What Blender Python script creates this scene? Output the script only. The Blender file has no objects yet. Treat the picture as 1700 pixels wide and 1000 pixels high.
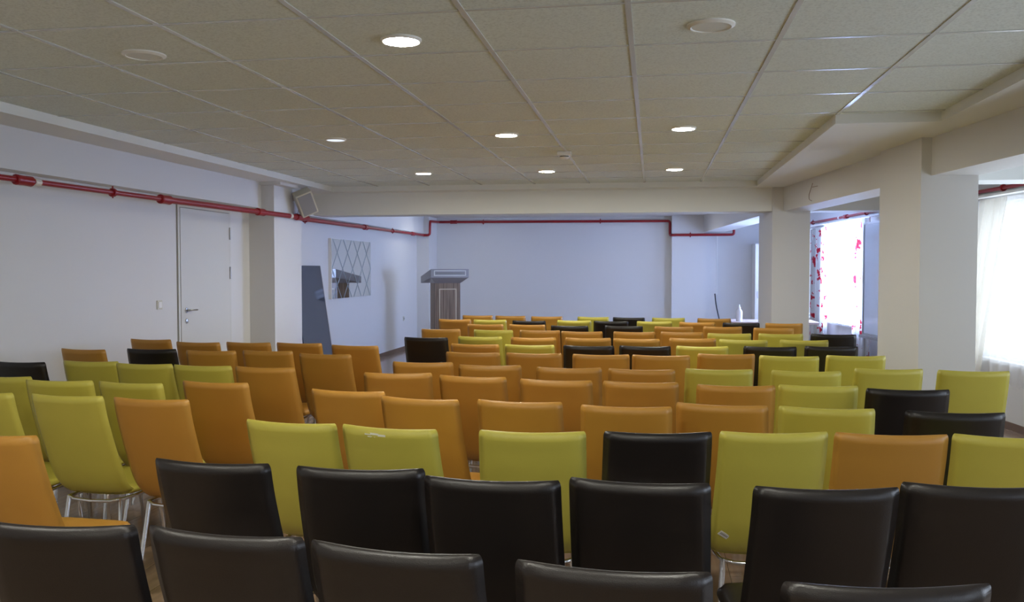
import bpy, bmesh, math, random
from math import sin, cos, pi, radians
from mathutils import Vector, Matrix
random.seed(7)
S = bpy.context.scene
COL = S.collection

# ------------------------------------------------------------------ camera, world, exposure
cam_d = bpy.data.cameras.new('camera')
cam = bpy.data.objects.new('camera', cam_d); COL.objects.link(cam)
cam_d.sensor_width = 36.0
cam_d.lens = 31.34
cam_d.clip_start = 0.05
EYE = 1.486
cam.location = (0, 0, EYE)
yaw = math.atan(233 / 1480); pitch = math.atan(53 / 1480)
cam.rotation_euler = (pi / 2 - pitch, 0, yaw)
S.camera = cam

w = bpy.data.worlds.new('daylight'); S.world = w; w.use_nodes = True
bg = w.node_tree.nodes['Background']
bg.inputs[0].default_value = (0.62, 0.76, 1.0, 1); bg.inputs[1].default_value = 1.0
S.view_settings.view_transform = 'Standard'
S.view_settings.look = 'None'
S.view_settings.gamma = 1.0
S.view_settings.use_curve_mapping = False
S.view_settings.exposure = 0.14

# slanted window wall: plan direction
AL = radians(5.86)
WO = Vector((3.30, 8.60, 0.0))
WU = Vector((-sin(AL), cos(AL), 0.0))          # along the wall, away from the camera
WN = Vector((-cos(AL), -sin(AL), 0.0))         # into the room
def WP(Y, off, z):
    """point on the window wall at room depth Y, off metres into the room, height z"""
    return WO + WU * ((Y - WO.y) / cos(AL)) + WN * off + Vector((0, 0, z))

# windows: (Y0, Y1, sill, head)
WINDOWS = [(12.72, 14.45, 0.68, 2.15), (6.1, 9.45, 0.62, 2.12), (15.35, 16.9, 0.68, 2.15),
           (1.6, 4.9, 0.68, 2.12), (-3.2, 0.3, 0.68, 2.12)]
SKY_L = [215.0, 17.0, 42.0, 17.0, 17.0]           # radiance of the daylight outside each window
for i, (a, b, s, h) in enumerate(WINDOWS):
    ld = bpy.data.lights.new('daylight', 'AREA'); ld.shape = 'RECTANGLE'
    ld.size = (b - a) / cos(AL) + 0.5; ld.size_y = h - s + 0.5
    ld.energy = SKY_L[i] * ld.size * ld.size_y * pi / 4.0 * 1.0
    ld.color = (0.40, 0.55, 1.0) if i in (0, 2) else (0.76, 0.86, 1.0)
    lo = bpy.data.objects.new('daylight', ld); COL.objects.link(lo)
    p = WP((a + b) / 2, -0.45, (s + h) / 2)
    lo.location = p
    lo.rotation_euler = WN.to_track_quat('-Z', 'Z').to_euler()
    # local Y must be vertical
    z = -WN; y = Vector((0, 0, 1)); x = y.cross(z)
    lo.matrix_world = Matrix(((x.x, y.x, z.x, p.x), (x.y, y.y, z.y, p.y), (x.z, y.z, z.z, p.z), (0, 0, 0, 1)))

LAMP = 275.0      # radiance of a lit downlight diffuser

TUBE = 17.0       # radiance of the linear ceiling lights of the far bay

# ------------------------------------------------------------------ materials
def nt(name):
    m = bpy.data.materials.new(name); m.use_nodes = True
    n = m.node_tree; b = n.nodes['Principled BSDF']
    return m, n, b
def setc(b, col, rough=0.5, metal=0.0, spec=0.5):
    b.inputs['Base Color'].default_value = (*col, 1)
    b.inputs['Roughness'].default_value = rough
    b.inputs['Metallic'].default_value = metal
    b.inputs['Specular IOR Level'].default_value = spec
def simple(name, col, rough=0.5, metal=0.0, spec=0.5, bump=0.0, scale=200, var=0.0):
    m, n, b = nt(name); setc(b, col, rough, metal, spec)
    L = n.links
    if bump or var:
        tc = n.nodes.new('ShaderNodeTexCoord'); no = n.nodes.new('ShaderNodeTexNoise')
        no.inputs['Scale'].default_value = scale; no.inputs['Detail'].default_value = 3
        L.new(tc.outputs['Object'], no.inputs['Vector'])
        if bump:
            bp = n.nodes.new('ShaderNodeBump'); bp.inputs['Strength'].default_value = bump
            bp.inputs['Distance'].default_value = 0.002
            L.new(no.outputs['Fac'], bp.inputs['Height']); L.new(bp.outputs['Normal'], b.inputs['Normal'])
        if var:
            mx = n.nodes.new('ShaderNodeMix'); mx.data_type = 'RGBA'
            mx.inputs['A'].default_value = (*[c * (1 - var) for c in col], 1)
            mx.inputs['B'].default_value = (*[min(1, c * (1 + var)) for c in col], 1)
            L.new(no.outputs['Fac'], mx.inputs['Factor']); L.new(mx.outputs['Result'], b.inputs['Base Color'])
    return m

def leather(name, col, rough, spec):
    m, n, b = nt(name); L = n.links; setc(b, col, rough, 0, spec)
    tc = n.nodes.new('ShaderNodeTexCoord')
    vo = n.nodes.new('ShaderNodeTexVoronoi'); vo.inputs['Scale'].default_value = 420
    L.new(tc.outputs['Object'], vo.inputs['Vector'])
    bp = n.nodes.new('ShaderNodeBump'); bp.inputs['Strength'].default_value = 0.25; bp.inputs['Distance'].default_value = 0.0008
    L.new(vo.outputs['Distance'], bp.inputs['Height']); L.new(bp.outputs['Normal'], b.inputs['Normal'])
    oi = n.nodes.new('ShaderNodeObjectInfo'); hs = n.nodes.new('ShaderNodeHueSaturation')
    mr = n.nodes.new('ShaderNodeMapRange'); mr.inputs['To Min'].default_value = 0.93; mr.inputs['To Max'].default_value = 1.07
    L.new(oi.outputs['Random'], mr.inputs['Value']); L.new(mr.outputs['Result'], hs.inputs['Value'])
    no = n.nodes.new('ShaderNodeTexNoise'); no.inputs['Scale'].default_value = 6
    L.new(tc.outputs['Object'], no.inputs['Vector'])
    mx = n.nodes.new('ShaderNodeMix'); mx.data_type = 'RGBA'
    mx.inputs['A'].default_value = (*[c * .93 for c in col], 1); mx.inputs['B'].default_value = (*[min(1, c * 1.07) for c in col], 1)
    L.new(no.outputs['Fac'], mx.inputs['Factor']); L.new(mx.outputs['Result'], hs.inputs['Color'])
    L.new(hs.outputs['Color'], b.inputs['Base Color'])
    return m

M = {}
M['wall'] = simple('white_wall_paint', (0.70, 0.70, 0.695), 0.55, bump=0.15, scale=60)
M['trim'] = simple('cream_beam_paint', (0.80, 0.815, 0.785), 0.6, bump=0.1, scale=60)
M['o'] = leather('orange_leatherette', (0.48, 0.235, 0.038), 0.42, 0.45)
M['g'] = leather('lime_leatherette', (0.53, 0.465, 0.075), 0.42, 0.45)
M['b'] = leather('dark_brown_leatherette', (0.0115, 0.0085, 0.0075), 0.37, 0.48)
M['chrome'] = simple('chrome', (0.75, 0.76, 0.78), 0.12, 1.0)
M['steel'] = simple('brushed_steel', (0.45, 0.45, 0.45), 0.3, 1.0)
M['red'] = simple('red_pipe_paint', (0.29, 0.009, 0.016), 0.36, bump=0.1, scale=120, var=.1)
M['pale'] = simple('bare_joint_tape', (0.75, 0.72, 0.68), 0.6)
M['white'] = simple('white_plastic', (0.84, 0.84, 0.82), 0.4)
M['ring'] = simple('lamp_ring_plastic', (0.84, 0.84, 0.80), 0.4)
M['offdisc'] = simple('unlit_diffuser', (0.72, 0.74, 0.69), 0.45)
M['door'] = simple('white_door_lacquer', (0.66, 0.66, 0.63), 0.4, bump=0.05, scale=30)
M['groove'] = simple('dark_gap', (0.26, 0.25, 0.22), 0.8)
M['skirt'] = simple('brown_skirting', (0.16, 0.10, 0.065), 0.45)
M['tbar'] = simple('ceiling_bar_enamel', (0.60, 0.62, 0.60), 0.25, 0.0, 0.7)
M['frame'] = simple('window_frame_plastic', (0.8, 0.8, 0.8), 0.35)
M['mirror'] = simple('mirror_silver', (0.90, 0.95, 0.97), 0.03, 1.0)
M['mirror_line'] = simple('mirror_bevel_line', (0.42, 0.50, 0.55), 0.3, 0.6)
M['panel'] = simple('dark_blue_glass', (0.028, 0.038, 0.062), 0.06, 0.0, 0.9)
M['panel_edge'] = simple('panel_edge_strip', (0.55, 0.5, 0.5), 0.4)
M['grille'] = simple('speaker_grille', (0.30, 0.30, 0.31), 0.55, bump=0.6, scale=500)
M['cream'] = simple('cream_plastic', (0.62, 0.60, 0.50), 0.45)
M['inlay'] = simple('pale_wood_inlay', (0.70, 0.60, 0.42), 0.45)
M['inlay_white'] = simple('white_inlay', (0.78, 0.78, 0.74), 0.35)
M['silver'] = simple('silver_laminate', (0.34, 0.33, 0.34), 0.35, 0.2)
M['black'] = simple('black_rubber', (0.015, 0.015, 0.017), 0.5)
M['bottle'] = simple('white_bottle_plastic', (0.85, 0.86, 0.9), 0.35)
M['table'] = simple('pale_pink_laminate', (0.60, 0.48, 0.45), 0.4)
M['board'] = simple('whiteboard_enamel', (0.72, 0.78, 0.86), 0.2)
M['scuff'] = simple('worn_spot_glint', (0.80, 0.80, 0.68), 0.35)  # white stands for the specular glint on a worn spot
M['sticker'] = simple('paper_sticker', (0.66, 0.64, 0.56), 0.6)
M['print'] = simple('sticker_print', (0.2, 0.19, 0.17), 0.6)

def wood_mat(name, c1, c2, scale, rough):
    m, n, b = nt(name); L = n.links; setc(b, c1, rough)
    tc = n.nodes.new('ShaderNodeTexCoord'); mp = n.nodes.new('ShaderNodeMapping')
    mp.inputs['Scale'].default_value = scale
    no = n.nodes.new('ShaderNodeTexNoise'); no.inputs['Scale'].default_value = 1.0; no.inputs['Detail'].default_value = 5
    L.new(tc.outputs['Object'], mp.inputs['Vector']); L.new(mp.outputs['Vector'], no.inputs['Vector'])
    cr = n.nodes.new('ShaderNodeValToRGB')
    cr.color_ramp.elements[0].position = .35; cr.color_ramp.elements[0].color = (*c1, 1)
    cr.color_ramp.elements[1].position = .65; cr.color_ramp.elements[1].color = (*c2, 1)
    L.new(no.outputs['Fac'], cr.inputs['Fac']); L.new(cr.outputs['Color'], b.inputs['Base Color'])
    return m
M['wood'] = wood_mat('grey_brown_veneer', (0.13, 0.082, 0.048), (0.31, 0.215, 0.14), (38, 38, 1.5), 0.4)

def floor_mat():
    m, n, b = nt('laminate_floor'); L = n.links; setc(b, (.3, .25, .2), 0.13, 0, .6)
    tc = n.nodes.new('ShaderNodeTexCoord'); mp = n.nodes.new('ShaderNodeMapping')
    mp.inputs['Rotation'].default_value = (0, 0, pi / 2)
    L.new(tc.outputs['Object'], mp.inputs['Vector'])
    br = n.nodes.new('ShaderNodeTexBrick'); br.inputs['Scale'].default_value = 1.0
    br.inputs['Brick Width'].default_value = 1.25; br.inputs['Row Height'].default_value = 0.19
    br.inputs['Mortar Size'].default_value = 0.0015; br.inputs['Bias'].default_value = 0
    br.inputs['Color1'].default_value = (0.38, 0.26, 0.17, 1); br.inputs['Color2'].default_value = (0.45, 0.32, 0.22, 1)
    br.inputs['Mortar'].default_value = (0.10, 0.07, 0.05, 1)
    L.new(mp.outputs['Vector'], br.inputs['Vector'])
    mp2 = n.nodes.new('ShaderNodeMapping'); mp2.inputs['Scale'].default_value = (30, 1.5, 1)
    no = n.nodes.new('ShaderNodeTexNoise'); no.inputs['Detail'].default_value = 6; no.inputs['Scale'].default_value = 1
    L.new(tc.outputs['Object'], mp2.inputs['Vector']); L.new(mp2.outputs['Vector'], no.inputs['Vector'])
    mx = n.nodes.new('ShaderNodeMix'); mx.data_type = 'RGBA'; mx.blend_type = 'MULTIPLY'; mx.inputs['Factor'].default_value = .5
    L.new(br.outputs['Color'], mx.inputs['A']); L.new(no.outputs['Fac'], mx.inputs['B'])
    L.new(mx.outputs['Result'], b.inputs['Base Color'])
    return m
M['floor'] = floor_mat()

def tile_mat():
    m, n, b = nt('mineral_fibre_tile'); L = n.links; setc(b, (.5, .48, .43), 0.75, 0, .3)
    tc = n.nodes.new('ShaderNodeTexCoord')
    no = n.nodes.new('ShaderNodeTexNoise'); no.inputs['Scale'].default_value = 90; no.inputs['Detail'].default_value = 4
    n2 = n.nodes.new('ShaderNodeTexNoise'); n2.inputs['Scale'].default_value = 1.2
    L.new(tc.outputs['Object'], no.inputs['Vector']); L.new(tc.outputs['Object'], n2.inputs['Vector'])
    cr = n.nodes.new('ShaderNodeValToRGB')
    cr.color_ramp.elements[0].position = .30; cr.color_ramp.elements[0].color = (0.62, 0.67, 0.62, 1)
    cr.color_ramp.elements[1].position = .55; cr.color_ramp.elements[1].color = (0.76, 0.82, 0.77, 1)
    L.new(no.outputs['Fac'], cr.inputs['Fac']); L.new(cr.outputs['Color'], b.inputs['Base Color'])
    bp = n.nodes.new('ShaderNodeBump'); bp.inputs['Strength'].default_value = .35; bp.inputs['Distance'].default_value = .002
    L.new(no.outputs['Fac'], bp.inputs['Height']); L.new(bp.outputs['Normal'], b.inputs['Normal'])
    return m
M['tile'] = tile_mat()

def emit_mat(name, col, s):
    m = bpy.data.materials.new(name); m.use_nodes = True; n = m.node_tree; n.nodes.clear()
    e = n.nodes.new('ShaderNodeEmission'); o = n.nodes.new('ShaderNodeOutputMaterial')
    e.inputs[0].default_value = (*col, 1); e.inputs[1].default_value = s
    n.links.new(e.outputs[0], o.inputs[0]); return m
M['lamp'] = emit_mat('lit_diffuser', (1.0, 0.97, 0.86), LAMP)
M['tube'] = emit_mat('linear_diffuser', (0.93, 0.96, 1.0), TUBE)
M['lamp_dim'] = emit_mat('weak_diffuser', (0.80, 0.86, 1.0), 1.0)

def glass_mat():
    m = bpy.data.materials.new('window_glass'); m.use_nodes = True; n = m.node_tree; n.nodes.clear()
    t = n.nodes.new('ShaderNodeBsdfTransparent'); g = n.nodes.new('ShaderNodeBsdfGlossy'); g.inputs['Roughness'].default_value = 0.02
    mx = n.nodes.new('ShaderNodeMixShader'); mx.inputs[0].default_value = .06; o = n.nodes.new('ShaderNodeOutputMaterial')
    n.links.new(t.outputs[0], mx.inputs[1]); n.links.new(g.outputs[0], mx.inputs[2]); n.links.new(mx.outputs[0], o.inputs[0])
    return m
M['glass'] = glass_mat()

def cloth(name, col, transp, floral=False):
    m = bpy.data.materials.new(name); m.use_nodes = True; n = m.node_tree; n.nodes.clear(); L = n.links
    d = n.nodes.new('ShaderNodeBsdfDiffuse'); t = n.nodes.new('ShaderNodeBsdfTranslucent'); tr = n.nodes.new('ShaderNodeBsdfTransparent')
    a = n.nodes.new('ShaderNodeMixShader'); a.inputs[0].default_value = .5
    c = n.nodes.new('ShaderNodeMixShader'); c.inputs[0].default_value = transp
    o = n.nodes.new('ShaderNodeOutputMaterial')
    for s in (d, t): s.inputs[0].default_value = (*col, 1)
    L.new(d.outputs[0], a.inputs[1]); L.new(t.outputs[0], a.inputs[2])
    L.new(a.outputs[0], c.inputs[1]); L.new(tr.outputs[0], c.inputs[2]); L.new(c.outputs[0], o.inputs[0])
    if floral:
        tc = n.nodes.new('ShaderNodeTexCoord'); no = n.nodes.new('ShaderNodeTexNoise'); no.inputs['Scale'].default_value = 14
        mxv = n.nodes.new('ShaderNodeMix'); mxv.data_type = 'RGBA'; mxv.blend_type = 'LINEAR_LIGHT'; mxv.inputs['Factor'].default_value = .10
        L.new(tc.outputs['Object'], no.inputs['Vector']); L.new(tc.outputs['Object'], mxv.inputs['A']); L.new(no.outputs['Color'], mxv.inputs['B'])
        vo = n.nodes.new('ShaderNodeTexVoronoi'); vo.inputs['Scale'].default_value = 6.5; vo.inputs['Randomness'].default_value = .9
        L.new(mxv.outputs['Result'], vo.inputs['Vector'])
        cr = n.nodes.new('ShaderNodeValToRGB'); cr.color_ramp.interpolation = 'LINEAR'
        e = cr.color_ramp.elements
        e[0].position = 0; e[0].color = (.30, .01, .02, 1)
        e[1].position = .30; e[1].color = (.55, .04, .06, 1)
        x = e.new(.36); x.color = (*col, 1)
        L.new(vo.outputs['Distance'], cr.inputs['Fac'])
        for s in (d, t): L.new(cr.outputs['Color'], s.inputs[0])
    return m
M['sheer'] = cloth('sheer_net', (0.9, 0.9, 0.9), 0.42)
M['drape'] = cloth('cream_drape', (0.80, 0.77, 0.69), 0.10)
M['floral'] = cloth('red_floral_drape', (0.66, 0.65, 0.62), 0.0, True)

# ------------------------------------------------------------------ mesh helpers
def link(name, bm, mat, parent=None, smooth=False, loc=None, sm_angle=None):
    me = bpy.data.meshes.new(name)
    bmesh.ops.recalc_face_normals(bm, faces=bm.faces)
    bm.to_mesh(me); bm.free()
    mats = mat if isinstance(mat, (list, tuple)) else [mat]
    for m in mats: me.materials.append(m)
    if smooth:
        for p in me.polygons: p.use_smooth = True
        if sm_angle: me.set_sharp_from_angle(angle=radians(sm_angle))
    o = bpy.data.objects.new(name, me); COL.objects.link(o)
    if parent: o.parent = parent
    if loc: o.location = loc
    return o
def thing(name, label, cat, loc=(0, 0, 0), rz=0.0, group=None):
    o = bpy.data.objects.new(name, None); COL.objects.link(o); o.location = loc; o.rotation_euler = (0, 0, rz)
    o.empty_display_size = .1
    o['label'] = label; o['category'] = cat
    if group: o['group'] = group
    return o
def tag(o, label, cat, group=None):
    o['label'] = label; o['category'] = cat
    if group: o['group'] = group
    return o
def struct(o, label=None, cat=None):
    o['kind'] = 'structure'
    if label: o['label'] = label
    if cat: o['category'] = cat
    return o
def box(bm, x0, x1, y0, y1, z0, z1, bev=0.0, mi=0, T=None):
    vs = [bm.verts.new(Vector(p)) for p in ((x0, y0, z0), (x1, y0, z0), (x1, y1, z0), (x0, y1, z0), (x0, y0, z1), (x1, y0, z1), (x1, y1, z1), (x0, y1, z1))]
    fs = [bm.faces.new([vs[i] for i in q]) for q in ((0, 3, 2, 1), (4, 5, 6, 7), (0, 1, 5, 4), (1, 2, 6, 5), (2, 3, 7, 6), (3, 0, 4, 7))]
    for f in fs: f.material_index = mi
    if bev:
        es = {e for f in fs for e in f.edges}
        r = bmesh.ops.bevel(bm, geom=list(es), offset=bev, segments=2, profile=.7, affect='EDGES')
        for f in r['faces']: f.material_index = mi
        vs = list({v for v in vs if v.is_valid} | {v for f in r['faces'] for v in f.verts} | {v for f in fs if f.is_valid for v in f.verts})
    if T is not None:
        bmesh.ops.transform(bm, matrix=T, verts=vs)
    return bm
def prism(bm, pts, z0, z1):
    a = [bm.verts.new((x, y, z0)) for x, y in pts]; b = [bm.verts.new((x, y, z1)) for x, y in pts]
    n = len(pts)
    bm.faces.new(a[::-1]); bm.faces.new(b)
    for i in range(n): bm.faces.new((a[i], a[(i + 1) % n], b[(i + 1) % n], b[i]))
    return bm
def B(): return bmesh.new()
def tube(bm, pts, r, seg=10, cap=True, closed=False, mi=0):
    pts = [Vector(p) for p in pts]; rings = []
    n = len(pts); up = None
    rr = r if isinstance(r, (list, tuple)) else [r] * n
    for i, p in enumerate(pts):
        if closed: t = pts[(i + 1) % n] - pts[i - 1]
        else: t = (pts[min(i + 1, n - 1)] - pts[max(i - 1, 0)])
        t.normalize()
        if up is None:
            up = Vector((0, 0, 1)) if abs(t.z) < .9 else Vector((1, 0, 0))
        a = t.cross(up)
        if a.length < 1e-5: a = t.cross(Vector((0, 1, .1)))
        a.normalize(); b = a.cross(t).normalized(); up = b
        rings.append([bm.verts.new(p + (a * cos(2 * pi * k / seg) + b * sin(2 * pi * k / seg)) * rr[i]) for k in range(seg)])
    m = n if closed else n - 1
    for i in range(m):
        A, C = rings[i], rings[(i + 1) % n]
        for k in range(seg):
            f = bm.faces.new((A[k], A[(k + 1) % seg], C[(k + 1) % seg], C[k])); f.material_index = mi
    if cap and not closed:
        for q in (rings[0][::-1], rings[-1]):
            f = bm.faces.new(q); f.material_index = mi
    return bm
def lathe(bm, prof, c=(0, 0, 0), seg=28, mi=0):
    rings = []
    for r, z in prof:
        rings.append([bm.verts.new((c[0] + r * cos(2 * pi * k / seg), c[1] + r * sin(2 * pi * k / seg), c[2] + z)) for k in range(seg)] if r > 1e-6
                     else [bm.verts.new((c[0], c[1], c[2] + z))])
    for A, C in zip(rings, rings[1:]):
        for k in range(seg):
            k2 = (k + 1) % seg
            if len(A) == 1 and len(C) == 1: continue
            if len(A) == 1: f = bm.faces.new((A[0], C[k], C[k2]))
            elif len(C) == 1: f = bm.faces.new((A[k], A[k2], C[0]))
            else: f = bm.faces.new((A[k], A[k2], C[k2], C[k]))
            f.material_index = mi
    return bm
def arc(p0, c, p1, n=5):
    """quadratic bend from p0 to p1 with corner c"""
    p0, c, p1 = Vector(p0), Vector(c), Vector(p1)
    return [(1 - t) ** 2 * p0 + 2 * t * (1 - t) * c + t * t * p1 for t in [i / n for i in range(n + 1)]]
def pipe_path(pts, rad):
    """polyline with rounded corners"""
    pts = [Vector(p) for p in pts]; out = [pts[0]]
    for a, b, c in zip(pts, pts[1:], pts[2:]):
        d0 = (a - b).normalized() * min(rad, (a - b).length * .45); d1 = (c - b).normalized() * min(rad, (c - b).length * .45)
        out += arc(b + d0, b, b + d1, 5)
    out.append(pts[-1]); return out

# ------------------------------------------------------------------ room shell
CE = 2.527; SO = 2.463; XL = -4.50; YN = -4.5; YF = 17.4; BB = 2.18
def xr(Y): return WP(Y, 0, 0).x
fl = link('floor', prism(B(), [(XL - .2, YN - .2), (xr(YN) + .3, YN - .2), (xr(YF) + .3, YF + .2), (XL - .2, YF + .2)], -.1, 0), M['floor']); struct(fl)
# tiled field: three rectangles in one sheet
bm = B()
box(bm, -4.05, 1.91, YN, 6.33, CE, CE + .05); box(bm, -4.05, 1.25, 6.33, 10.87, CE, CE + .05)
struct(link('ceiling', bm, M['tile']))
# plaster border of the ceiling, lower than the tiles
bm = B(); box(bm, XL - .2, -4.0, YN, 11.2, SO, SO + .2)
struct(link('trim_1', bm, M['trim']), 'cream plaster border of the ceiling along the left wall', 'ceiling border')
bm = B(); box(bm, -4.0, 1.21, 10.83, 11.2, SO, SO + .2)
struct(link('trim_2', bm, M['trim']), 'cream plaster ceiling border in front of the cross beam', 'ceiling border')
bm = B(); prism(bm, [(1.88, YN), (xr(YN) + .2, YN), (xr(11.2) + .2, 11.2), (1.21, 11.2), (1.21, 6.30), (1.88, 6.30)], SO, SO + .2)
struct(link('trim_3', bm, M['trim']), 'stepped cream plaster ceiling border on the window side', 'ceiling border')
bm = B(); box(bm, XL - .2, 3.2, 11.2, YF + .2, 2.50, 2.70)
struct(link('ceiling', bm, M['wall']), 'white plaster ceiling of the far bay', 'ceiling')
# metal bars between the tiles
bars = [-3.41 + .66 * k for k in range(-0, 9)]
bm = B()
for k in range(-1, 9):
    x = -0.101 + .6615 * (k - 5)
    y1 = 10.83 if x < 1.2 else 6.3
    if -4.0 < x < 1.86: box(bm, x - .012, x + .012, YN, y1, CE - .004, CE + .005)
j = -12
while True:
    y = 3.55 + .668 * j; j += 1
    if y < YN: continue
    if y > 10.8: break
    x1 = 1.88 if y < 6.3 else 1.21
    box(bm, -4.0, x1, y - .010, y + .010, CE - .003, CE + .005)
struct(link('trim_4', bm, M['tbar']), 'white metal bars of the tile grid', 'ceiling grid')

# walls
bm = B(); box(bm, XL - .2, XL, YN - .2, YF + .2, 0, 2.7); struct(link('wall_left', bm, M['wall']))
bm = B(); box(bm, XL, xr(YF) + .3, YF, YF + .2, 0, 2.7); struct(link('wall_far', bm, M['wall']))
bm = B(); box(bm, XL, xr(YN) + .3, YN - .2, YN, 0, 2.7); struct(link('wall_near', bm, M['wall']))
def wbox(bm, Y0, Y1, o0, o1, z0, z1, mi=0):
    ps = [WP(Y0, o0, z0), WP(Y1, o0, z0), WP(Y1, o1, z0), WP(Y0, o1, z0), WP(Y0, o0, z1), WP(Y1, o0, z1), WP(Y1, o1, z1), WP(Y0, o1, z1)]
    vs = [bm.verts.new(p) for p in ps]
    for q in ((0, 3, 2, 1), (4, 5, 6, 7), (0, 1, 5, 4), (1, 2, 6, 5), (2, 3, 7, 6), (3, 0, 4, 7)):
        bm.faces.new([vs[i] for i in q]).material_index = mi
bm = B(); T = -.22
ws = sorted(WINDOWS)
y = YN - .2
for a, b, s, h in ws:
    wbox(bm, y, a, T, 0, 0, 2.7); wbox(bm, a, b, T, 0, 0, s); wbox(bm, a, b, T, 0, h, 2.7); y = b
wbox(bm, y, YF + .2, T, 0, 0, 2.7)
bmesh.ops.remove_doubles(bm, verts=bm.verts, dist=1e-4)
struct(link('wall_right', bm, M['wall']))
# skirting
bm = B(); box(bm, XL, XL + .014, YN, 7.92, 0, .07); box(bm, XL, XL + .014, 9.03, 9.5, 0, .07); box(bm, XL, XL + .014, 10.28, 16.75, 0, .07)
struct(link('baseboard_left', bm, M['skirt']))
bm = B(); wbox(bm, YN, YF, 0, .014, 0, .07); struct(link('baseboard_right', bm, M['skirt']))
bm = B(); box(bm, -4.26, .36, YF - .014, YF, 0, .07); struct(link('baseboard_far', bm, M['skirt']))

# columns and beams
def column(name, pts, z1, label):
    return struct(link(name, prism(B(), pts, 0, z1), M['wall']), label, 'column')
column('column', [(XL, 9.5), (-4.20, 9.5), (-4.20, 10.28), (XL, 10.28)], SO, 'white wall column beside the white door')
bm = prism(B(), [(1.97, 7.05), (2.37, 7.05), (2.27, 7.85), (1.87, 7.85)], 0, SO)
struct(link('column', bm, M['wall']), 'broad white column between the two curtained windows', 'column')
bm = prism(B(), [(1.415, 11.05), (1.85, 11.05), (1.77, 11.70), (1.335, 11.70)], 0, 2.5)
struct(link('column', bm, M['wall']), 'white column at the right end of the cross beam', 'column')
bm = B(); box(bm, XL, -4.26, 16.75, YF, 0, 2.5)
struct(link('column', bm, M['wall']), 'white corner pilaster behind the lectern', 'column')
bm = B(); box(bm, .36, 1.0, 17.2, YF, 0, 2.5)
struct(link('column', bm, M['wall']), 'shallow white pilaster on the far wall, right of the red pipe drop', 'column')
bm = B(); box(bm, 1.0, 1.20, 17.32, YF, 0, 2.13)
struct(link('column', bm, M['wall']), 'narrow white boxing beside the far pilaster', 'column')
bm = B(); box(bm, XL, -4.35, YN, 9.5, 2.17, SO); box(bm, XL, -4.35, 10.28, 16.75, 2.17, 2.5)
struct(link('ceiling_beam', bm, M['wall']), 'white beam along the top of the left wall', 'beam')
bm = B(); box(bm, -4.35, xr(11.2) + .02, 11.07, 11.45, BB, 2.5)
struct(link('ceiling_beam', bm, M['trim']), 'cream cross beam spanning the room in front of the far bay', 'beam')
bm = prism(B(), [(1.54 + .125 * (11.07 - YN), YN), (1.54 + .125 * (11.07 - YN) + .33, YN), (1.87, 11.07), (1.54, 11.07)], BB, SO)
struct(link('ceiling_beam', bm, M['wall']), 'long white beam over the column row on the window side', 'beam')
bm = prism(B(), [(1.42, 11.45), (1.78, 11.45), (1.33, 17.2), (.95, 17.2)], BB, 2.5)
struct(link('ceiling_beam', bm, M['wall']), 'white beam in the far bay, running to the far pilaster', 'beam')
bm = prism(B(), [(2.30, 7.47), (xr(7.47), 7.47), (xr(7.85), 7.85), (2.27, 7.85)], BB, SO)
struct(link('ceiling_beam', bm, M['trim']), 'short cream beam from the broad column to the window wall', 'beam')
bm = B(); box(bm, -4.35, -4.10, 9.45, 9.95, SO - .035, SO, .004)
struct(link('trim_5', bm, M['wall']), 'small white plaster cap above the left column', 'ceiling border')

# left door
d = bpy.data.objects.new('door_1', None); COL.objects.link(d); d.location = (XL, 7.98, 0); d['kind'] = 'structure'
d['label'] = 'closed white flush door in the left wall'; d['category'] = 'door'
bm = B(); box(bm, 0, .012, -.03, 0.0, 0, 2.115); box(bm, 0, .012, 1.02, 1.05, 0, 2.115); box(bm, 0, .012, 0, 1.02, 2.085, 2.115)
link('door_frame', bm, M['door'], d)
bm = B(); box(bm, 0, .004, -.012 - .03, -.03, 0, 2.15); box(bm, 0, .006, 0.0, 1.02, 0, 2.085); link('door_gap', bm, M['groove'], d)
leaf = B(); box(leaf, .002, .016, .008, 1.012, .006, 2.078, .002); link('door_leaf', leaf, M['door'], d)
bm = B(); lathe(bm, [(0, 0), (.026, 0), (.026, .008), (.010, .010), (.010, .045), (0, .045)], seg=20)
bmesh.ops.transform(bm, matrix=Matrix.Translation((.016, .10, 1.085)) @ Matrix.Rotation(pi / 2, 4, 'Y'), verts=bm.verts)
tube(bm, pipe_path([(.058, .10, 1.085), (.064, .13, 1.087), (.060, .235, 1.085)], .02), .008, 8)
link('door_handle', bm, M['steel'], d, True, sm_angle=40)
bm = B(); lathe(bm, [(0, 0), (.022, 0), (.022, .008), (.008, .012), (0, .012)], seg=20)
bmesh.ops.transform(bm, matrix=Matrix.Translation((.016, .10, .98)) @ Matrix.Rotation(pi / 2, 4, 'Y'), verts=bm.verts)
link('door_lock', bm, M['steel'], d, True, sm_angle=40)
for z in (1.80, 1.38, .3):
    bm = B(); tube(bm, [(.022, 1.014, z), (.022, 1.014, z + .13)], .009, 8); link('hinge', bm, M['steel'], d, True, sm_angle=40)

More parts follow.
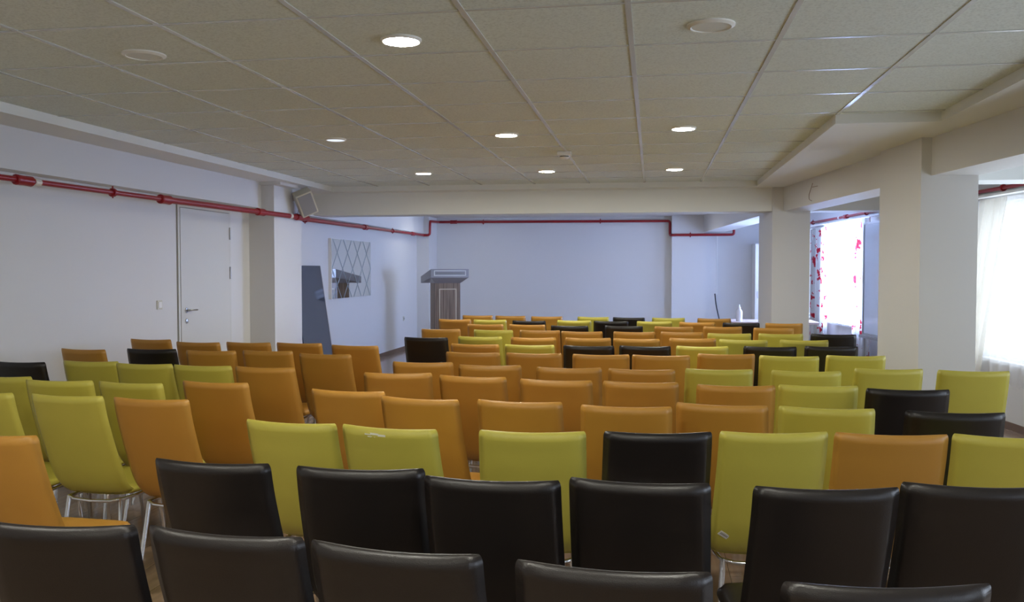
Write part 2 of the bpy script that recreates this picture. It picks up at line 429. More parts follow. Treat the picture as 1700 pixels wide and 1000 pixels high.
# windows
def window(i, a, b, s, h, mull, lab):
    e = bpy.data.objects.new('window_%d' % i, None); COL.objects.link(e); e['kind'] = 'structure'; e['label'] = lab; e['category'] = 'window'
    bm = B(); f = .05; o0, o1 = -.13, -.07
    wbox(bm, a, a + f, o0, o1, s, h); wbox(bm, b - f, b, o0, o1, s, h)
    wbox(bm, a + f, b - f, o0, o1, s, s + f); wbox(bm, a + f, b - f, o0, o1, h - f, h)
    for k in range(1, mull):
        m_ = a + (b - a) * k / mull; wbox(bm, m_ - .035, m_ + .035, o0, o1, s + f, h - f)
    link('window_frame', bm, M['frame'], e)
    bm = B(); wbox(bm, a + f * .5, b - f * .5, -.102, -.098, s + f * .5, h - f * .5); link('window_glass', bm, M['glass'], e)
    bm = B(); wbox(bm, a - .02, b + .02, -.07, .035, s - .025, s + .005); link('window_sill', bm, M['frame'], e)
labs = ['bright window on the right wall beyond the broad column', 'bright window at the right edge behind cream curtain', 'window of the far bay behind the far column', 'window of the right wall beside the front rows', 'window of the right wall behind the camera']
for i, (a, b, s, h) in enumerate(WINDOWS): window(i + 1, a, b, s, h, 2 if b - a < 2 else 3, labs[i])

# curtains
def curtain(name, Y0, Y1, off, z0, z1, waves, amp, mat, label, cat, group=None, gather=0.0, hem=0.0, seed=0, shift=0.0):
    rnd = random.Random(seed); n = max(24, int(waves * 10)); m = 14
    ph = [rnd.uniform(0, 6.28) for _ in range(4)]
    bm = B(); g = []
    for j in range(m + 1):
        v = j / m; row = []
        for i in range(n + 1):
            u = i / n
            squeeze = 1 - gather * sin(pi * v) ** 2 if gather else 1
            yy = (Y0 + Y1) / 2 + (u - .5) * (Y1 - Y0) * squeeze + shift * v
            o = off + amp * (sin(u * waves * 2 * pi + ph[0]) + .4 * sin(u * waves * 3.7 + ph[1] + v * 1.2)) * (.55 + .45 * v)
            z = z1 + (z0 - z1) * v
            if j == m and hem: z += hem * (sin(u * waves * 2.1 + ph[2]) + .6 * sin(u * waves * 5 + ph[3]))
            row.append(bm.verts.new(WP(yy, o, z)))
        g.append(row)
    for j in range(m):
        for i in range(n): bm.faces.new((g[j][i], g[j][i + 1], g[j + 1][i + 1], g[j + 1][i]))
    o = link(name, bm, mat, None, True)
    return tag(o, label, cat, group)
curtain('sheer_curtain', 12.75, 14.5, .06, .70, 2.17, 13, .012, M['sheer'], 'white sheer curtain over the window beyond the broad column', 'curtain', hem=.012, seed=1)
curtain('floral_curtain', 14.15, 15.1, .10, .12, 2.13, 4, .030, M['floral'], 'white curtain with red flowers at the far side of the window', 'curtain', seed=2)
curtain('floral_curtain', 12.30, 12.92, .10, .12, 2.17, 4, .028, M['floral'], 'white curtain with red flowers beside the whiteboard', 'curtain', seed=3)
curtain('cream_curtain', 8.62, 9.12, .15, .50, 2.14, 5, .030, M['drape'], 'thick folds of cream curtain behind the broad column, right edge', 'curtain', hem=.02, seed=4, shift=.5)
curtain('sheer_curtain', 6.2, 9.7, .07, .44, 2.15, 18, .018, M['sheer'], 'white sheer curtain over the brightest window, at right edge', 'curtain', hem=.02, seed=5)
curtain('sheer_curtain', 15.4, 16.9, .06, .66, 2.17, 10, .012, M['sheer'], 'white sheer curtain of the far bay window', 'curtain', hem=.012, seed=6)
def rail(Y0, Y1, label):
    bm = B(); wbox(bm, Y0, Y1, .0, .10, 2.176, 2.20); return tag(link('curtain_rail', bm, M['white']), label, 'curtain rail')
rail(12.0, 15.15, 'white curtain rail above the flowered curtains')
rail(5.9, 9.8, 'white curtain rail above the cream curtain at right edge')

SPK_ROLL = -28; LEC_ROT = 33
CHAIRS = [
    ('L', 1, [('o',-2.277,3.069,-2.7),]),
    ('L', 2, [('g',-3.113,4.018,-3.3),('g',-2.633,3.988,-3.7),('o',-2.191,3.948,-4.0),]),
    ('L', 3, [('g',-3.473,4.592,-0.8),('g',-3.054,4.483,1.2),('g',-2.600,4.455,-5.8),('o',-2.184,4.543,-5.7),]),
    ('L', 4, [('b',-3.895,5.284,-2.2),('g',-3.484,5.391,-0.3),('g',-3.06,5.303,-1.8),('g',-2.654,5.265,-2.5),('o',-2.243,5.236,-2.8),]),
    ('L', 5, [('o',-4.03,6.148,-6.4),('b',-3.589,6.24,1.6),('o',-3.091,6.188,-0.9),('o',-2.684,6.24,-1.9),('o',-2.183,6.074,-4.2),]),
    ('L', 6, [('o',-4.055,7.058,-5.1),('o',-3.534,6.85,-3.3),('o',-3.132,6.894,-3.3),('o',-2.712,6.9,-3.4),('o',-2.198,6.755,-5.6),]),
    ('M', 1, [('b',-1.352,2.108,3.0),('b',-0.904,2.105,-5.0),('b',-0.495,2.053,-6.5),('b',-0.062,2.007,-2.7),('b',0.393,1.99,7.3),]),
    ('M', 2, [('b',-1.291,2.774,-3.3),('b',-0.855,2.761,3.4),('b',-0.433,2.688,-0.6),('b',-0.021,2.725,-2.5),('b',0.426,2.728,6.7),('b',0.861,2.818,0.0),]),
    ('M', 3, [('g',-1.316,3.469,-7.1),('g',-0.905,3.415,-9.1),('g',-0.44,3.421,3.8),('b',-0.011,3.471,6.7),('g',0.394,3.537,7.2),('o',0.824,3.566,1.6),('g',1.26,3.576,-5.3),]),
    ('M', 4, [('o',-1.4,4.341,-6.6),('o',-0.981,4.147,-10),('o',-0.552,4.132,-4.4),('o',-0.107,4.06,0.0),('o',0.326,4.17,-6.2),('g',0.74,4.147,-3.8),('b',1.214,4.111,0.0),]),
    ('M', 5, [('o',-1.427,5.074,5.7),('o',-0.92,4.983,-7.5),('o',-0.474,4.898,-4.4),('o',-0.05,4.882,-1.5),('o',0.406,4.824,1.6),('g',0.81,4.88,1.4),('b',1.215,4.804,0.7),]),
    ('M', 6, [('o',-1.415,5.657,1.3),('o',-0.97,5.547,1.1),('o',-0.489,5.486,1.5),('o',-0.053,5.47,-1.3),('g',0.375,5.545,1.6),('g',0.866,5.526,-0.1),('g',1.347,5.714,2.0),('g',1.816,5.685,-1.6),]),
    ('M', 7, [('o',-1.221,6.336,-1.6),('o',-0.807,6.346,0.9),('o',-0.351,6.325,1.9),('o',0.06,6.332,0.0),('o',0.481,6.491,3.8),('g',0.913,6.414,-2.3),('g',1.336,6.506,2.0),]),
    ('M', 8, [('o',-1.33,7.007,-3.7),('g',-0.917,7.011,-1.5),('b',-0.468,7.002,-0.8),('b',-0.046,7.039,-1.3),('g',0.367,7.085,1.0),('b',0.874,7.139,-0.7),('b',1.323,7.223,0.4),]),
    ('M', 9, [('b',-1.88,7.611,-2.4),('g',-1.459,7.773,0.4),('o',-0.996,7.732,1.1),('o',-0.541,7.764,1.9),('o',-0.108,7.743,-4.4),('o',0.325,7.861,1.9),('g',0.762,7.775,-4.9),('g',1.214,7.808,2.0),]),
    ('M', 10, [('o',-2.012,8.64,0.5),('g',-1.473,8.606,-3.6),('o',-1.05,8.613,0.7),('o',-0.639,8.538,-1.1),('o',-0.152,8.553,-1.9),('o',0.27,8.588,-0.1),('g',0.689,8.486,-0.7),('g',1.147,8.503,-2.5),('b',1.614,8.531,-4.6),]),
    ('M', 11, [('o',-1.728,9.452,0.1),('o',-1.26,9.455,-5.1),('b',-0.824,9.355,-2.0),('b',-0.281,9.405,-0.8),('o',0.224,9.358,-1.9),('o',0.682,9.425,3.4),('o',1.181,9.308,-0.6),]),
    ('M', 12, [('o',-2.237,10.315,-2.0),('g',-1.828,10.293,-0.6),('b',-1.331,10.148,-6.4),('g',-0.866,10.291,-0.4),('b',-0.457,10.243,0.8),('g',0.026,10.244,-0.4),('o',0.497,10.155,-2.8),('b',0.976,10.115,-6.4),('o',1.403,10.104,-2.8),]),
    ('M', 13, [('o',-2.154,11.2,0.1),('o',-1.712,11.163,-4.4),('o',-1.28,11.088,1.8),('g',-0.685,11.071,-4.1),('b',-0.239,11.008,-7.7),('g',0.196,10.993,-1.1),('o',0.749,10.947,-6.6),]),
]
# ------------------------------------------------------------------ red pipes
def clamp(parent, p, axis, r):
    bm = B(); a = Vector(axis).normalized(); p = Vector(p)
    tube(bm, [p - a * .012, p + a * .012], r * 1.55, 10)
    n = Vector((0, 0, 1)) if abs(a.z) < .5 else Vector((1, 0, 0))
    tube(bm, [p - n * r * 2.0, p + n * r * 2.3], .006, 6)
    return link('pipe_clamp', bm, M['red'], parent, True, sm_angle=40)
def coupling(parent, p, axis, r, l=.07):
    a = Vector(axis).normalized(); p = Vector(p); bm = B()
    tube(bm, [p - a * l, p - a * (l - .008), p - a * .0, p + a * (l - .008), p + a * l], [r * 1.2, r * 1.5, r * 1.4, r * 1.5, r * 1.2], 12)
    return link('pipe_coupling', bm, M['red'], parent, True, sm_angle=40)
def tape(parent, p, axis, r, l=.03):
    a = Vector(axis).normalized(); p = Vector(p); bm = B(); tube(bm, [p - a * l, p + a * l], r * 1.08, 12)
    o = link('bare_joint', bm, M['pale'], parent, True, sm_angle=40); o['label'] = 'unpainted white joint of the pipe'; return o
P1 = thing('sprinkler_pipe', 'long red pipe running along the left wall over the white door', 'pipe')
bx0 = -4.155
bm = B()
tube(bm, [(bx0, YN, 2.05), (bx0, 7.1, 2.085)], .020, 12)
tube(bm, [(bx0, 7.1, 2.085), (bx0, 10.35, 2.105)], .028, 12)
tube(bm, pipe_path([(bx0, 10.33, 2.105), (bx0, 10.42, 2.105), (-4.34, 10.50, 2.115), (-4.34, 13.2, 2.125)], .06), .028, 12)
tube(bm, [(-4.34, 13.2, 2.125), (-4.34, 16.60, 2.135)], .022, 12)
link('pipe', bm, M['red'], P1, True, sm_angle=40)
ax = (0, 1, 0)
for y_, z_ in ((5.4, 2.078), (7.15, 2.085), (9.05, 2.097), (10.1, 2.103)): coupling(P1, (bx0, y_, z_), ax, .024 if y_ < 7 else .027, .08)
coupling(P1, (-4.34, 13.15, 2.125), ax, .028); coupling(P1, (-4.34, 15.9, 2.133), ax, .024)
for y_ in (6.4, 3.9): clamp(P1, (bx0, y_, 2.082), ax, .022)
clamp(P1, (-4.34, 14.6, 2.13), ax, .022); clamp(P1, (-4.34, 10.75, 2.116), ax, .028)
tape(P1, (bx0, 5.53, 2.079), ax, .022); tape(P1, (bx0, 9.85, 2.102), ax, .029)
P2 = thing('sprinkler_pipe', 'red pipe across the far wall with two drops to a lower level', 'pipe')
bm = B()
tube(bm, pipe_path([(-4.34, 16.63, 2.135), (-4.21, 16.63, 2.135), (-4.21, 16.66, 2.40), (-4.21, 17.33, 2.42), (.325, 17.33, 2.405), (.325, 17.30, 2.13), (.36, 17.13, 2.13), (1.50, 17.13, 2.13), (1.50, 17.13, 2.22)], .05), .024, 12)
link('pipe', bm, M['red'], P2, True, sm_angle=40)
for x in (-3.3, -1.0): clamp(P2, (x, 17.33, 2.41), (1, 0, 0), .024)
clamp(P2, (.7, 17.13, 2.13), (1, 0, 0), .024)
coupling(P2, (-3.9, 17.33, 2.419), (1, 0, 0), .024)
for x in (-1.0, -3.3):
    bm = B(); tube(bm, [(x, 17.33, 2.41), (x, YF, 2.41)], .006, 6); link('pipe_bracket', bm, M['red'], P2)
P3 = thing('sprinkler_pipe', 'red pipe running above the windows of the right wall', 'pipe')
bm = B(); tube(bm, [WP(YN, .09, 2.235), WP(17.2, .09, 2.235)], .019, 12); link('pipe', bm, M['red'], P3, True, sm_angle=40)
for y_ in (15.0, 12.5, 8.85, 5.0): clamp(P3, WP(y_, .09, 2.235), WU, .021)
coupling(P3, WP(13.35, .09, 2.235), WU, .021); tape(P3, WP(13.65, .09, 2.235), WU, .020)
for y_ in (15.0, 12.5, 8.85, 5.0):
    bm = B(); tube(bm, [WP(y_, .0, 2.235), WP(y_, .09, 2.235)], .006, 6); link('pipe_bracket', bm, M['red'], P3)

# ------------------------------------------------------------------ ceiling fixtures
def downlight(x, y, kind, label, r=.083):
    e = thing('downlight' if kind != 'off' else 'unlit_downlight', label, 'ceiling light' if kind != 'off' else 'ceiling fitting', (x, y, CE), 0, 'round recessed ceiling lights' if kind != 'off' else 'round unlit ceiling fittings')  # the off kind is a recessed light left switched off
    bm = B(); R = r * 1.12 if kind != 'off' else r * 1.2
    lathe(bm, [(r, 0.0), (R, 0.0), (R, -.006), (r * 1.02, -.014), (r * .97, -.012), (r * .97, 0)], seg=36)
    link('trim_ring', bm, M['ring'], e, True, sm_angle=35)
    bm = B(); lathe(bm, [(0, -.011), (r * .97, -.009), (r * .97, -.002), (0, -.002)], seg=32)
    link('diffuser', bm, {'on': M['lamp'], 'dim': M['lamp_dim'], 'off': M['offdisc']}[kind], e, True, sm_angle=35)
L_ = [(-1.13, 3.95, 'large lit ceiling lamp nearest the camera, upper middle of the photo'),
      (-1.12, 6.83, 'lit ceiling lamp in the middle row, left of the smoke detector'),
      (.22, 6.72, 'lit ceiling lamp in the middle row, right of the smoke detector'),
      (-2.45, 9.41, 'leftmost lit lamp of the far row of three'),
      (-1.11, 9.41, 'middle lit lamp of the far row of three'),
      (.22, 9.44, 'rightmost lit lamp of the far row of three'),
      (-2.45, 1.2, 'lit ceiling lamp above and left of the camera'),
      (-1.12, 1.2, 'lit ceiling lamp above the front row'),
      (.22, 1.2, 'lit ceiling lamp above and right of the camera'),
      (-2.45, -1.6, 'lit ceiling lamp behind the camera, left'),
      (-1.12, -1.6, 'lit ceiling lamp behind the camera, middle'),
      (.22, -1.6, 'lit ceiling lamp behind the camera, right')]
for x, y, l in L_: downlight(x, y, 'on', l)
downlight(-2.51, 6.87, 'dim', 'faint bluish ceiling lamp left of the bright ones', .075)
downlight(-2.44, 4.03, 'off', 'round white unlit fitting in the upper left ceiling', .085)
downlight(.24, 3.92, 'off', 'round white unlit fitting in the upper right ceiling', .085)
for x, l in ((-3.35, 'long white ceiling light in the far bay, left, mostly behind the cross beam'), (-.10, 'long white ceiling light in the far bay, middle, mostly behind the cross beam')):
    e = thing('linear_light', l, 'ceiling light', (x, 15.6, 2.5), 0, 'long ceiling lights of the far bay')
    bm = B(); box(bm, -.64, .64, -.09, .09, -.022, 0, .004); link('housing', bm, M['white'], e)
    bm = B(); box(bm, -.61, .61, -.07, .07, -.040, -.022, .006); link('diffuser', bm, M['tube'], e)
e = thing('smoke_detector', 'small white box detector on a ceiling bar among the lamps', 'smoke detector', (-.775, 7.92, CE))
bm = B(); box(bm, -.060, .060, -.055, .055, -.034, -.003, .004); link('base', bm, M['white'], e)
bm = B(); lathe(bm, [(0, -.066), (.030, -.066), (.042, -.054), (.042, -.034), (0, -.034)], seg=20); link('sensor_head', bm, M['white'], e, True, sm_angle=40)
bm = B(); lathe(bm, [(.0420, -.048), (.0428, -.046), (.0428, -.042), (.0420, -.040)], seg=20); link('vent_slot', bm, M['black'], e)

# ------------------------------------------------------------------ left wall things
# wall mirror with diamond lines
e = thing('wall_mirror', 'square mirror with diamond lattice lines on the left wall', 'mirror', (XL, 12.87, 1.49))
bm = B(); box(bm, 0, .045, -.88, .88, -.43, .43, .003); link('backing', bm, M['white'], e)
bm = B(); box(bm, .045, .049, -.875, .875, -.425, .425); link('mirror_glass', bm, M['mirror'], e)
bm = B()
def line(bm, y0, z0, y1, z1, wd=.007):
    v = Vector((0, y1 - y0, z1 - z0)); n = v.cross(Vector((1, 0, 0))).normalized() * wd
    q = [Vector((.0495, y0, z0)), Vector((.0495, y1, z1))]
    a = [q[0] - n, q[1] - n, q[1] + n, q[0] + n]
    f0 = [bm.verts.new(p) for p in a]; f1 = [bm.verts.new(p + Vector((.002, 0, 0))) for p in a]
    bm.faces.new(f0); bm.faces.new(f1)
    for i in range(4): bm.faces.new((f0[i], f0[(i + 1) % 4], f1[(i + 1) % 4], f1[i]))
A_, H_ = .875, .425; stp = .4375; sl = .62
# families z = +-k*y + c clipped to the pane
k_ = .86 / .8
for sgn in (1, -1):
    for c in [i * .4725 for i in range(-4, 5)]:
        pts = []
        for yy in (-A_, A_):
            zz = sgn * k_ * yy + c
            if -H_ <= zz <= H_: pts.append((yy, zz))
        for zz in (-H_, H_):
            yy = (zz - c) / (sgn * k_)
            if -A_ < yy < A_: pts.append((yy, zz))
        if len(pts) >= 2: line(bm, *pts[0], *pts[1])
link('lattice_line', bm, M['mirror_line'], e)
# dark glass panel leaning on the wall
e = thing('leaning_mirror', 'tall dark blue mirror panel leaning on the left wall behind the column', 'mirror', (XL, 11.05, 0))
th = math.atan(.22 / 1.53)
T_ = Matrix.Translation((.245, 0, 0)) @ Matrix.Rotation(-th, 4, 'Y')
bm = B(); box(bm, .0, .012, -.42, .52, .003, 1.545, 0, 0, T_); link('panel', bm, M['panel'], e)
bm = B(); box(bm, -.004, .016, .52, .528, .003, 1.545, 0, 0, T_); link('edge_strip', bm, M['panel_edge'], e)
# switch, socket
def plate(name, y, z, label, cat, rock):
    e = thing(name, label, cat, (XL, y, z))
    bm = B(); box(bm, 0, .010, -.042, .042, -.042, .042, .003); link('cover_plate', bm, M['cream'], e)
    if rock:
        bm = B(); box(bm, .010, .015, -.028, .028, -.028, .028, .002); link('rocker', bm, M['white'], e)
    else:
        bm = B(); lathe(bm, [(0, .0), (.022, .0), (.024, .003), (.020, .004), (.019, -.0)], seg=20)
        bmesh.ops.transform(bm, matrix=Matrix.Translation((.010, 0, 0)) @ Matrix.Rotation(pi / 2, 4, 'Y'), verts=bm.verts)
        link('socket_well', bm, M['grille'], e)
plate('light_switch', 7.62, 1.155, 'cream light switch on the wall left of the door', 'switch', True)
plate('wall_socket', 15.8, .58, 'small wall socket low on the left wall near the lectern', 'socket', False)
# speaker
e = thing('wall_speaker', 'white wall speaker tilted on the left column under the ceiling', 'speaker', (-4.04, 10.02, 2.27))
nrm = Vector((.62, -.66, -.42)).normalized()
zax = (Vector((0, 0, 1)) - nrm * nrm.z).normalized(); xax = zax.cross(-nrm).normalized() * 1.0
R_ = Matrix((( -nrm.cross(zax).x, -nrm.x, zax.x, 0), (-nrm.cross(zax).y, -nrm.y, zax.y, 0), (-nrm.cross(zax).z, -nrm.z, zax.z, 0), (0, 0, 0, 1)))
R_ = R_ @ Matrix.Rotation(radians(SPK_ROLL), 4, 'Y')
bm = B(); box(bm, -.10, .10, -.07, .075, -.145, .145, .012, 0, R_); link('cabinet', bm, M['cream'], e)
bm = B(); box(bm, -.082, .082, -.076, -.070, -.127, .127, .003, 0, R_); link('grille', bm, M['grille'], e)
bm = B(); tube(bm, pipe_path([R_ @ Vector((0, .07, .06)), Vector((-.11, .05, .07)), Vector((-.158, .05, .07))], .03), .012, 8)
box(bm, -.162, -.150, .01, .09, .02, .15); link('wall_bracket', bm, M['white'], e)
bm = B(); tube(bm, pipe_path([Vector((-.14, .06, .1)), Vector((-.13, .12, -.02)), Vector((-.14, .1, -.16))], .04), .004, 6); link('speaker_cable', bm, M['black'], e)

# ------------------------------------------------------------------ lectern
e = thing('lectern', 'grey brown wooden lectern with pale inlay lines near the far wall', 'lectern', (-3.475, 14.78, 0), radians(LEC_ROT))
bm = B(); box(bm, -.225, .225, -.125, .125, .06, 1.27, .004); link('body', bm, M['wood'], e)
bm = B(); box(bm, -.30, .30, -.20, .22, 0, .06, .005); link('base', bm, M['wood'], e)
bm = B(); f = -.1275
for b_ in ((-.155, -.140, .16, 1.14), (.140, .155, .16, 1.14)): box(bm, b_[0], b_[1], f - .003, f + .002, b_[2], b_[3])
box(bm, -.155, .155, f - .003, f + .002, 1.14, 1.155); box(bm, -.155, .155, f - .003, f + .002, .145, .16)
link('inlay_frame', bm, M['inlay'], e)
bm = B()   # desk top: high at the audience side, falling to the speaker
def prof(x): return [(x, -.24, 1.345), (x, -.24, 1.487), (x, .30, 1.36), (x, .30, 1.25)]
a = [bm.verts.new(p) for p in prof(-.335)]; b_ = [bm.verts.new(p) for p in prof(.335)]
c_ = [bm.verts.new(p) for p in ((-.225, -.13, 1.25), (-.225, .14, 1.25), (.225, .14, 1.25), (.225, -.13, 1.25))]
bm.faces.new((a[0], b_[0], b_[1], a[1])); bm.faces.new((a[1], b_[1], b_[2], a[2])); bm.faces.new((a[2], b_[2], b_[3], a[3]))
bm.faces.new((a[0], a[1], a[2], a[3])); bm.faces.new((b_[3], b_[2], b_[1], b_[0]))
bm.faces.new((c_[0], c_[3], b_[0], a[0])); bm.faces.new((c_[3], c_[2], b_[3], b_[0])); bm.faces.new((c_[2], c_[1], a[3], b_[3])); bm.faces.new((c_[1], c_[0], a[0], a[3]))
bm.faces.new((c_[0], c_[1], c_[2], c_[3]))
link('desk_top', bm, M['silver'], e)
bm = B(); f = -.242
box(bm, -.285, .285, f - .003, f + .002, 1.45, 1.465); box(bm, -.285, .285, f - .003, f + .002, 1.372, 1.387)
box(bm, -.285, -.268, f - .003, f + .002, 1.387, 1.45); box(bm, .268, .285, f - .003, f + .002, 1.387, 1.45)
o = link('front_inlay', bm, M['inlay_white'], e); o['label'] = 'white inlay frame on the desk front'
bm = B(); box(bm, -.25, .25, f - .002, f + .002, 1.410, 1.424); link('front_slot', bm, M['groove'], e)

# ------------------------------------------------------------------ far right corner
e = thing('side_table', 'pale table behind the last row near the far column', 'table', (1.72, 13.35, 0))
bm = B(); box(bm, -.60, .60, -.35, .35, .705, .735, .004); link('table_top', bm, M['table'], e)
for sx in (-1, 1):
    for sy in (-1, 1):
        bm = B(); box(bm, sx * .55 - .02, sx * .55 + .02, sy * .30 - .02, sy * .30 + .02, 0, .705); link('leg', bm, M['steel'], e)
e = thing('spray_bottle', 'white plastic bottle standing on the side table by the column', 'bottle', (1.235, 13.15, .735))
bm = B(); lathe(bm, [(0, 0), (.040, 0), (.044, .006), (.044, .13), (.040, .155), (.020, .178), (.016, .185), (0, .185)], seg=24); link('bottle_body', bm, M['bottle'], e, True, sm_angle=40)
bm = B(); lathe(bm, [(0, .185), (.019, .185), (.019, .205), (.010, .212), (.009, .24), (0, .243)], seg=16); link('pump_cap', bm, M['bottle'], e, True, sm_angle=40)
bm = B(); tube(bm, pipe_path([(1.17, 17.26, 1.02), (1.19, 17.2, .80), (1.27, 17.0, .40), (1.34, 16.9, .02)], .1), [.020] * 3 + [.012] * 12 + [.007] * 0 if False else .011, 8)
tag(link('power_cable', bm, M['black'], None, True), 'black cable hanging from the white boxing on the far wall', 'cable')
bm = B(); box(bm, 1.205, 1.225, 17.375, YF, 1.0, 2.13); tag(link('cable_trunking', bm, M['white']), 'thin white cable trunking rising on the far wall to the red pipe', 'trunking')
e = thing('tall_cabinet', 'tall white cabinet in the far right corner behind the column', 'cabinet', (2.08, 17.12, 0))
bm = B(); box(bm, -.22, .22, -.24, .27, .05, 1.955, .004); link('carcass', bm, M['white'], e)
bm = B(); box(bm, -.215, .215, -.26, -.242, .06, 1.945, .003); dd = link('cabinet_door', bm, M['white'], e)
bm = B(); tube(bm, [(-.17, -.275, .95), (-.17, -.275, 1.08)], .006, 8); link('cabinet_handle', bm, M['steel'], dd)
bm = B(); box(bm, -.20, .20, -.22, .25, 0, .05); link('plinth', bm, M['groove'], e)
e = thing('wall_socket', 'small dark socket low on the far pilaster', 'socket', (.56, 17.2, .50))
bm = B(); box(bm, -.04, .04, -.010, 0, -.04, .04, .003); link('cover_plate', bm, M['white'], e)
bm = B(); box(bm, -.016, .016, -.016, -.010, -.02, .02); link('plug', bm, M['black'], e)

# whiteboard on a stand by the flowered curtain
e = thing('whiteboard', 'pale whiteboard on a metal stand, edge showing past the broad column', 'whiteboard')
bm = B(); wbox(bm, 11.3, 12.18, .20, .215, .66, 2.06); link('board_panel', bm, M['board'], e)
bm = B(); wbox(bm, 11.28, 12.21, .195, .225, 2.06, 2.085); wbox(bm, 11.28, 12.21, .195, .225, .635, .66); wbox(bm, 12.18, 12.21, .195, .225, .66, 2.06); wbox(bm, 11.28, 11.3, .195, .225, .66, 2.06)
link('board_frame', bm, M['steel'], e)
bm = B(); wbox(bm, 11.4, 12.2, .225, .27, .60, .635); link('pen_tray', bm, M['steel'], e)
for y_ in (12.16, 11.34):
    bm = B(); wbox(bm, y_ - .02, y_ + .02, .20, .225, .0, .62); wbox(bm, y_ - .02, y_ + .02, .08, .36, 0, .03); link('stand_leg', bm, M['steel'], e)

# loose wire on the long beam
bx = lambda Y: 1.54 + .125 * (11.07 - Y)
pts = [(bx(9.9) - .008, 9.9, 2.40), (bx(9.95) - .012, 9.95, 2.34), (bx(10.02) - .010, 10.02, 2.29), (bx(10.02) - .008, 10.02, 2.235), (bx(9.93) - .008, 9.93, 2.215)]
bm = B(); tube(bm, pipe_path(pts, .02), .003, 6); tube(bm, [(bx(9.92) - .006, 9.92, 2.36), (bx(9.74) - .006, 9.74, 2.355)], .003, 6)
tag(link('loose_wire', bm, simple('wire', (.28, .17, .14), .5), None), 'thin loose wire on the long beam above the far window', 'wire')

# ------------------------------------------------------------------ chairs
def catmull(P, n):
    P = [Vector(p) for p in P]; P = [P[0] * 2 - P[1]] + P + [P[-1] * 2 - P[-2]]; out = []
    for i in range(1, len(P) - 2):
        for k in range(n):
            t = k / n; a, b, c, d_ = P[i - 1:i + 3]
            out.append(.5 * ((2 * b) + (c - a) * t + (2 * a - 5 * b + 4 * c - d_) * t * t + (3 * b - a - 3 * c + d_) * t ** 3))
    out.append(P[-2]); return out
def shell(path, hw, thick, bow, cap0, cap1, corner=.016):
    """padded slab swept along a side profile; path in (y, z); hw/thick/bow functions of arc length fraction"""
    pts = [Vector((0, p[0], p[1])) for p in path]
    d = [0]
    for a, b in zip(pts, pts[1:]): d.append(d[-1] + (b - a).length)
    Lt = d[-1]
    # resample, denser near capped ends
    ss = set()
    r0 = .024
    if cap0: ss |= {r0 * (1 - cos(pi / 2 * i / 6)) for i in range(0, 7)}
    if cap1: ss |= {Lt - r0 * (1 - cos(pi / 2 * i / 6)) for i in range(0, 7)}
    k = 18
    for i in range(k + 1):
        s = Lt * i / k
        if (not cap0 or s > r0 * 1.2) and (not cap1 or s < Lt - r0 * 1.2): ss.add(s)
    ss = sorted(ss)
    def at(s):
        for i in range(len(d) - 1):
            if s <= d[i + 1] + 1e-9:
                t = (s - d[i]) / (d[i + 1] - d[i]); return pts[i].lerp(pts[i + 1], t), (pts[i + 1] - pts[i]).normalized()
        return pts[-1], (pts[-1] - pts[-2]).normalized()
    N = 11
    us = [sin(pi / 2 * (2 * i / (N - 1) - 1)) * .35 + (2 * i / (N - 1) - 1) * .65 for i in range(N)]
    bm = B(); rings = []
    for s in ss:
        p, t = at(s); nrm = Vector((1, 0, 0)).cross(t).normalized()     # rear / underside normal
        if nrm.y > 0 and abs(t.z) > .5: nrm = -nrm
        if abs(t.z) <= .5 and nrm.z > 0: nrm = -nrm
        e = 1.0
        if cap0 and s < r0: e = math.sqrt(max(0, 1 - (1 - s / r0) ** 2))
        if cap1 and s > Lt - r0: e = math.sqrt(max(0, 1 - (1 - (Lt - s) / r0) ** 2))
        e = max(e, .08)
        f = s / Lt; h = hw(f) - corner * .55 * (1 - e); T = thick(f) * e; bo = bow(f)
        ring = []
        for side in (1, -1):
            seq = us if side == 1 else us[::-1]
            for u in seq:
                au = abs(u)
                tt = T * (max(0, 1 - au ** 9)) ** .5
                if au > .999: 
                    if side == -1: continue
                x = u * h
                off = nrm * (bo * (1 - u * u) + side * tt)
                ring.append(bm.verts.new(Vector((x, p.y, p.z)) + off))
        rings.append(ring)
    for A, C in zip(rings, rings[1:]):
        n = len(A)
        for i in range(n): bm.faces.new((A[i], A[(i + 1) % n], C[(i + 1) % n], C[i]))
    bm.faces.new(rings[0]); bm.faces.new(rings[-1][::-1])
    return bm
back_path = catmull([(-.284, .910), (-.262, .82), (-.228, .72), (-.190, .62), (-.152, .53), (-.115, .465), (-.07, .432)], 5)
seat_path = catmull([(-.075, .432), (-.02, .425), (.07, .428), (.16, .436), (.235, .440), (.268, .432)], 5)
def back_thick(f):
    return .0165 + .0045 * math.exp(-((f - .055) / .04) ** 2) - .0015 * math.exp(-((f - .15) / .05) ** 2) + .004 * f
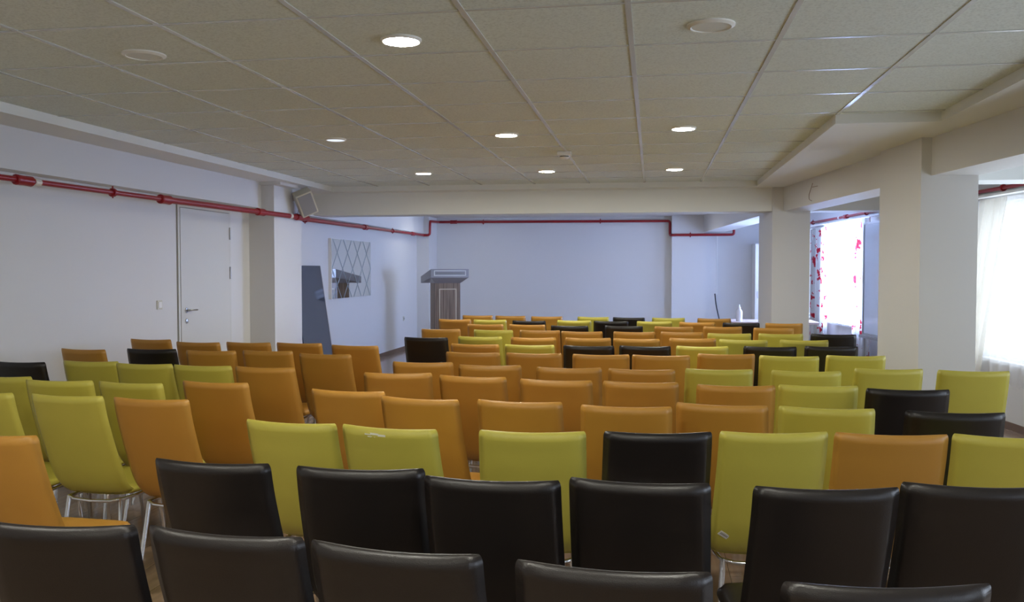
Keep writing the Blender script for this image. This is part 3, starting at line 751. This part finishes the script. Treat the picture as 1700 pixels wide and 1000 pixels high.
def make_proto(c):
    root = bpy.data.objects.new('dining_chair', None); COL.objects.link(root); root.empty_display_size = .1
    def hwb(f): return .1925 + .006 * f if f < .8 else .1973 - .03 * (f - .8)
    link('backrest', shell(back_path, hwb, back_thick, lambda f: .022 * (1 - .45 * f), True, False), M[c], root, True)
    link('seat', shell(seat_path, lambda f: .192 + .003 * f - (.02 * max(0, f - .8) / .2), lambda f: .022, lambda f: .010 * (1 - f), False, True), M[c], root, True)
    bm = B()
    ring = [(-.145, -.10, .398), (-.10, -.125, .392), (0, -.135, .390), (.10, -.125, .392), (.145, -.10, .398), (.152, .0, .395), (.150, .19, .400), (0, .205, .400), (-.150, .19, .400), (-.152, .0, .395)]
    tube(bm, [Vector(p) - Vector((0, 0, .010)) for p in ring], .009, 8, closed=True)
    link('seat_frame', bm, M['chrome'], root, True)
    for sx in (-1, 1):
        for sy in (-1, 1):
            bm = B()
            if sy < 0: p = [(sx * .140, -.105, .392), (sx * .150, -.125, .25), (sx * .163, -.175, .012), (sx * .163, -.176, 0)]
            else: p = [(sx * .145, .180, .394), (sx * .155, .195, .25), (sx * .166, .225, .012), (sx * .166, .226, 0)]
            tube(bm, pipe_path(p, .08), .0105, 8); link('leg', bm, M['chrome'], root, True, sm_angle=45)
    return root
protos = {c: make_proto(c) for c in 'ogb'}
CN = {'o': 'orange', 'g': 'lime green', 'b': 'dark brown'}
ORD = ['first', 'second', 'third', 'fourth', 'fifth', 'sixth', 'seventh', 'eighth', 'ninth', 'tenth', 'eleventh', 'twelfth', 'thirteenth']
def a_an(w): return ('an ' if w[0] in 'aeiou' else 'a ') + w
def chair_label(blk, row, i, L):
    c = L[i][0]; cols = [q[0] for q in L]; n = len(L)
    nb = 'left block' if blk == 'L' else 'main block'
    rw = ('nearest row' if row == 1 else ORD[row - 1] + ' row from the camera') + ', ' + nb
    if n == 1: return 'single orange padded chair at the left edge, nearest row of the left block'
    if cols.count(c) == 1: return 'only %s padded chair in the %s' % (CN[c], rw)
    if i == 0: return 'leftmost chair of the %s, %s padded' % (rw, CN[c])
    if i == n - 1: return 'rightmost chair of the %s, %s padded' % (rw, CN[c])
    return '%s padded chair, %s from left in the %s' % (CN[c], ORD[i], rw)
used = set()
for blk, row, L in CHAIRS:
    for i, (c, x, y, rz) in enumerate(L):
        src = protos[c]
        if c not in used: o = src; used.add(c)
        else:
            o = src.copy(); COL.objects.link(o)
            for ch in list(src.children):
                k = ch.copy(); COL.objects.link(k); k.parent = o
        o.location = (x, y, 0); o.rotation_euler = (0, 0, radians(rz))
        o['label'] = chair_label(blk, row, i, L); o['category'] = 'chair'
        o['group'] = 'padded chairs set out in rows, ' + ('left block' if blk == 'L' else 'main block')
        if (blk, row, i) == ('M', 3, 1):        # worn spot on the top roll, its bright glint painted as white patches
            o['label'] = 'lime green padded chair with a worn spot and its painted glint on its top edge'
            bm = B()
            def bp(u, s, lift=.0012):
                # point on the rear face of the backrest
                t = s / .50; p = back_path[0] if s <= 0 else None
                yy = -.284 + (.022 / .09) * s * .93; zz = .910 - s * .97
                return Vector((u * .193, yy - .022 * (1 - u * u) - (.0205 if s > .02 else .019) - lift, zz))
            for (u0, u1, s0, s1) in ((-.42, -.28, .024, .030), (-.30, -.12, .020, .029), (-.14, .02, .024, .034), (-.36, -.20, .034, .038)):
                q = [bm.verts.new(bp(u0, s0)), bm.verts.new(bp(u1, s0 + .002)), bm.verts.new(bp(u1, s1)), bm.verts.new(bp(u0, s1 - .001))]
                bm.faces.new(q)
            link('scuff_glint', bm, M['scuff'], o)
        if (blk, row, i) == ('M', 3, 4):        # paper sticker low on the back
            o['label'] = 'lime green padded chair with a small paper sticker low on its back'
            bm = B(); T_ = Matrix.Translation((-.150, -.1665, .502)) @ Matrix.Rotation(radians(28), 4, 'X') @ Matrix.Rotation(radians(38), 4, 'Y')
            box(bm, -.022, .022, -.002, .0, -.010, .010, 0, 0, T_); s_ = link('sticker', bm, M['sticker'], o)
            bm = B()
            for q in range(6): box(bm, -.016 + q * .006, -.013 + q * .006, -.0026, -.002, -.003, .004, 0, 0, T_)
            link('sticker_print', bm, M['print'], s_)
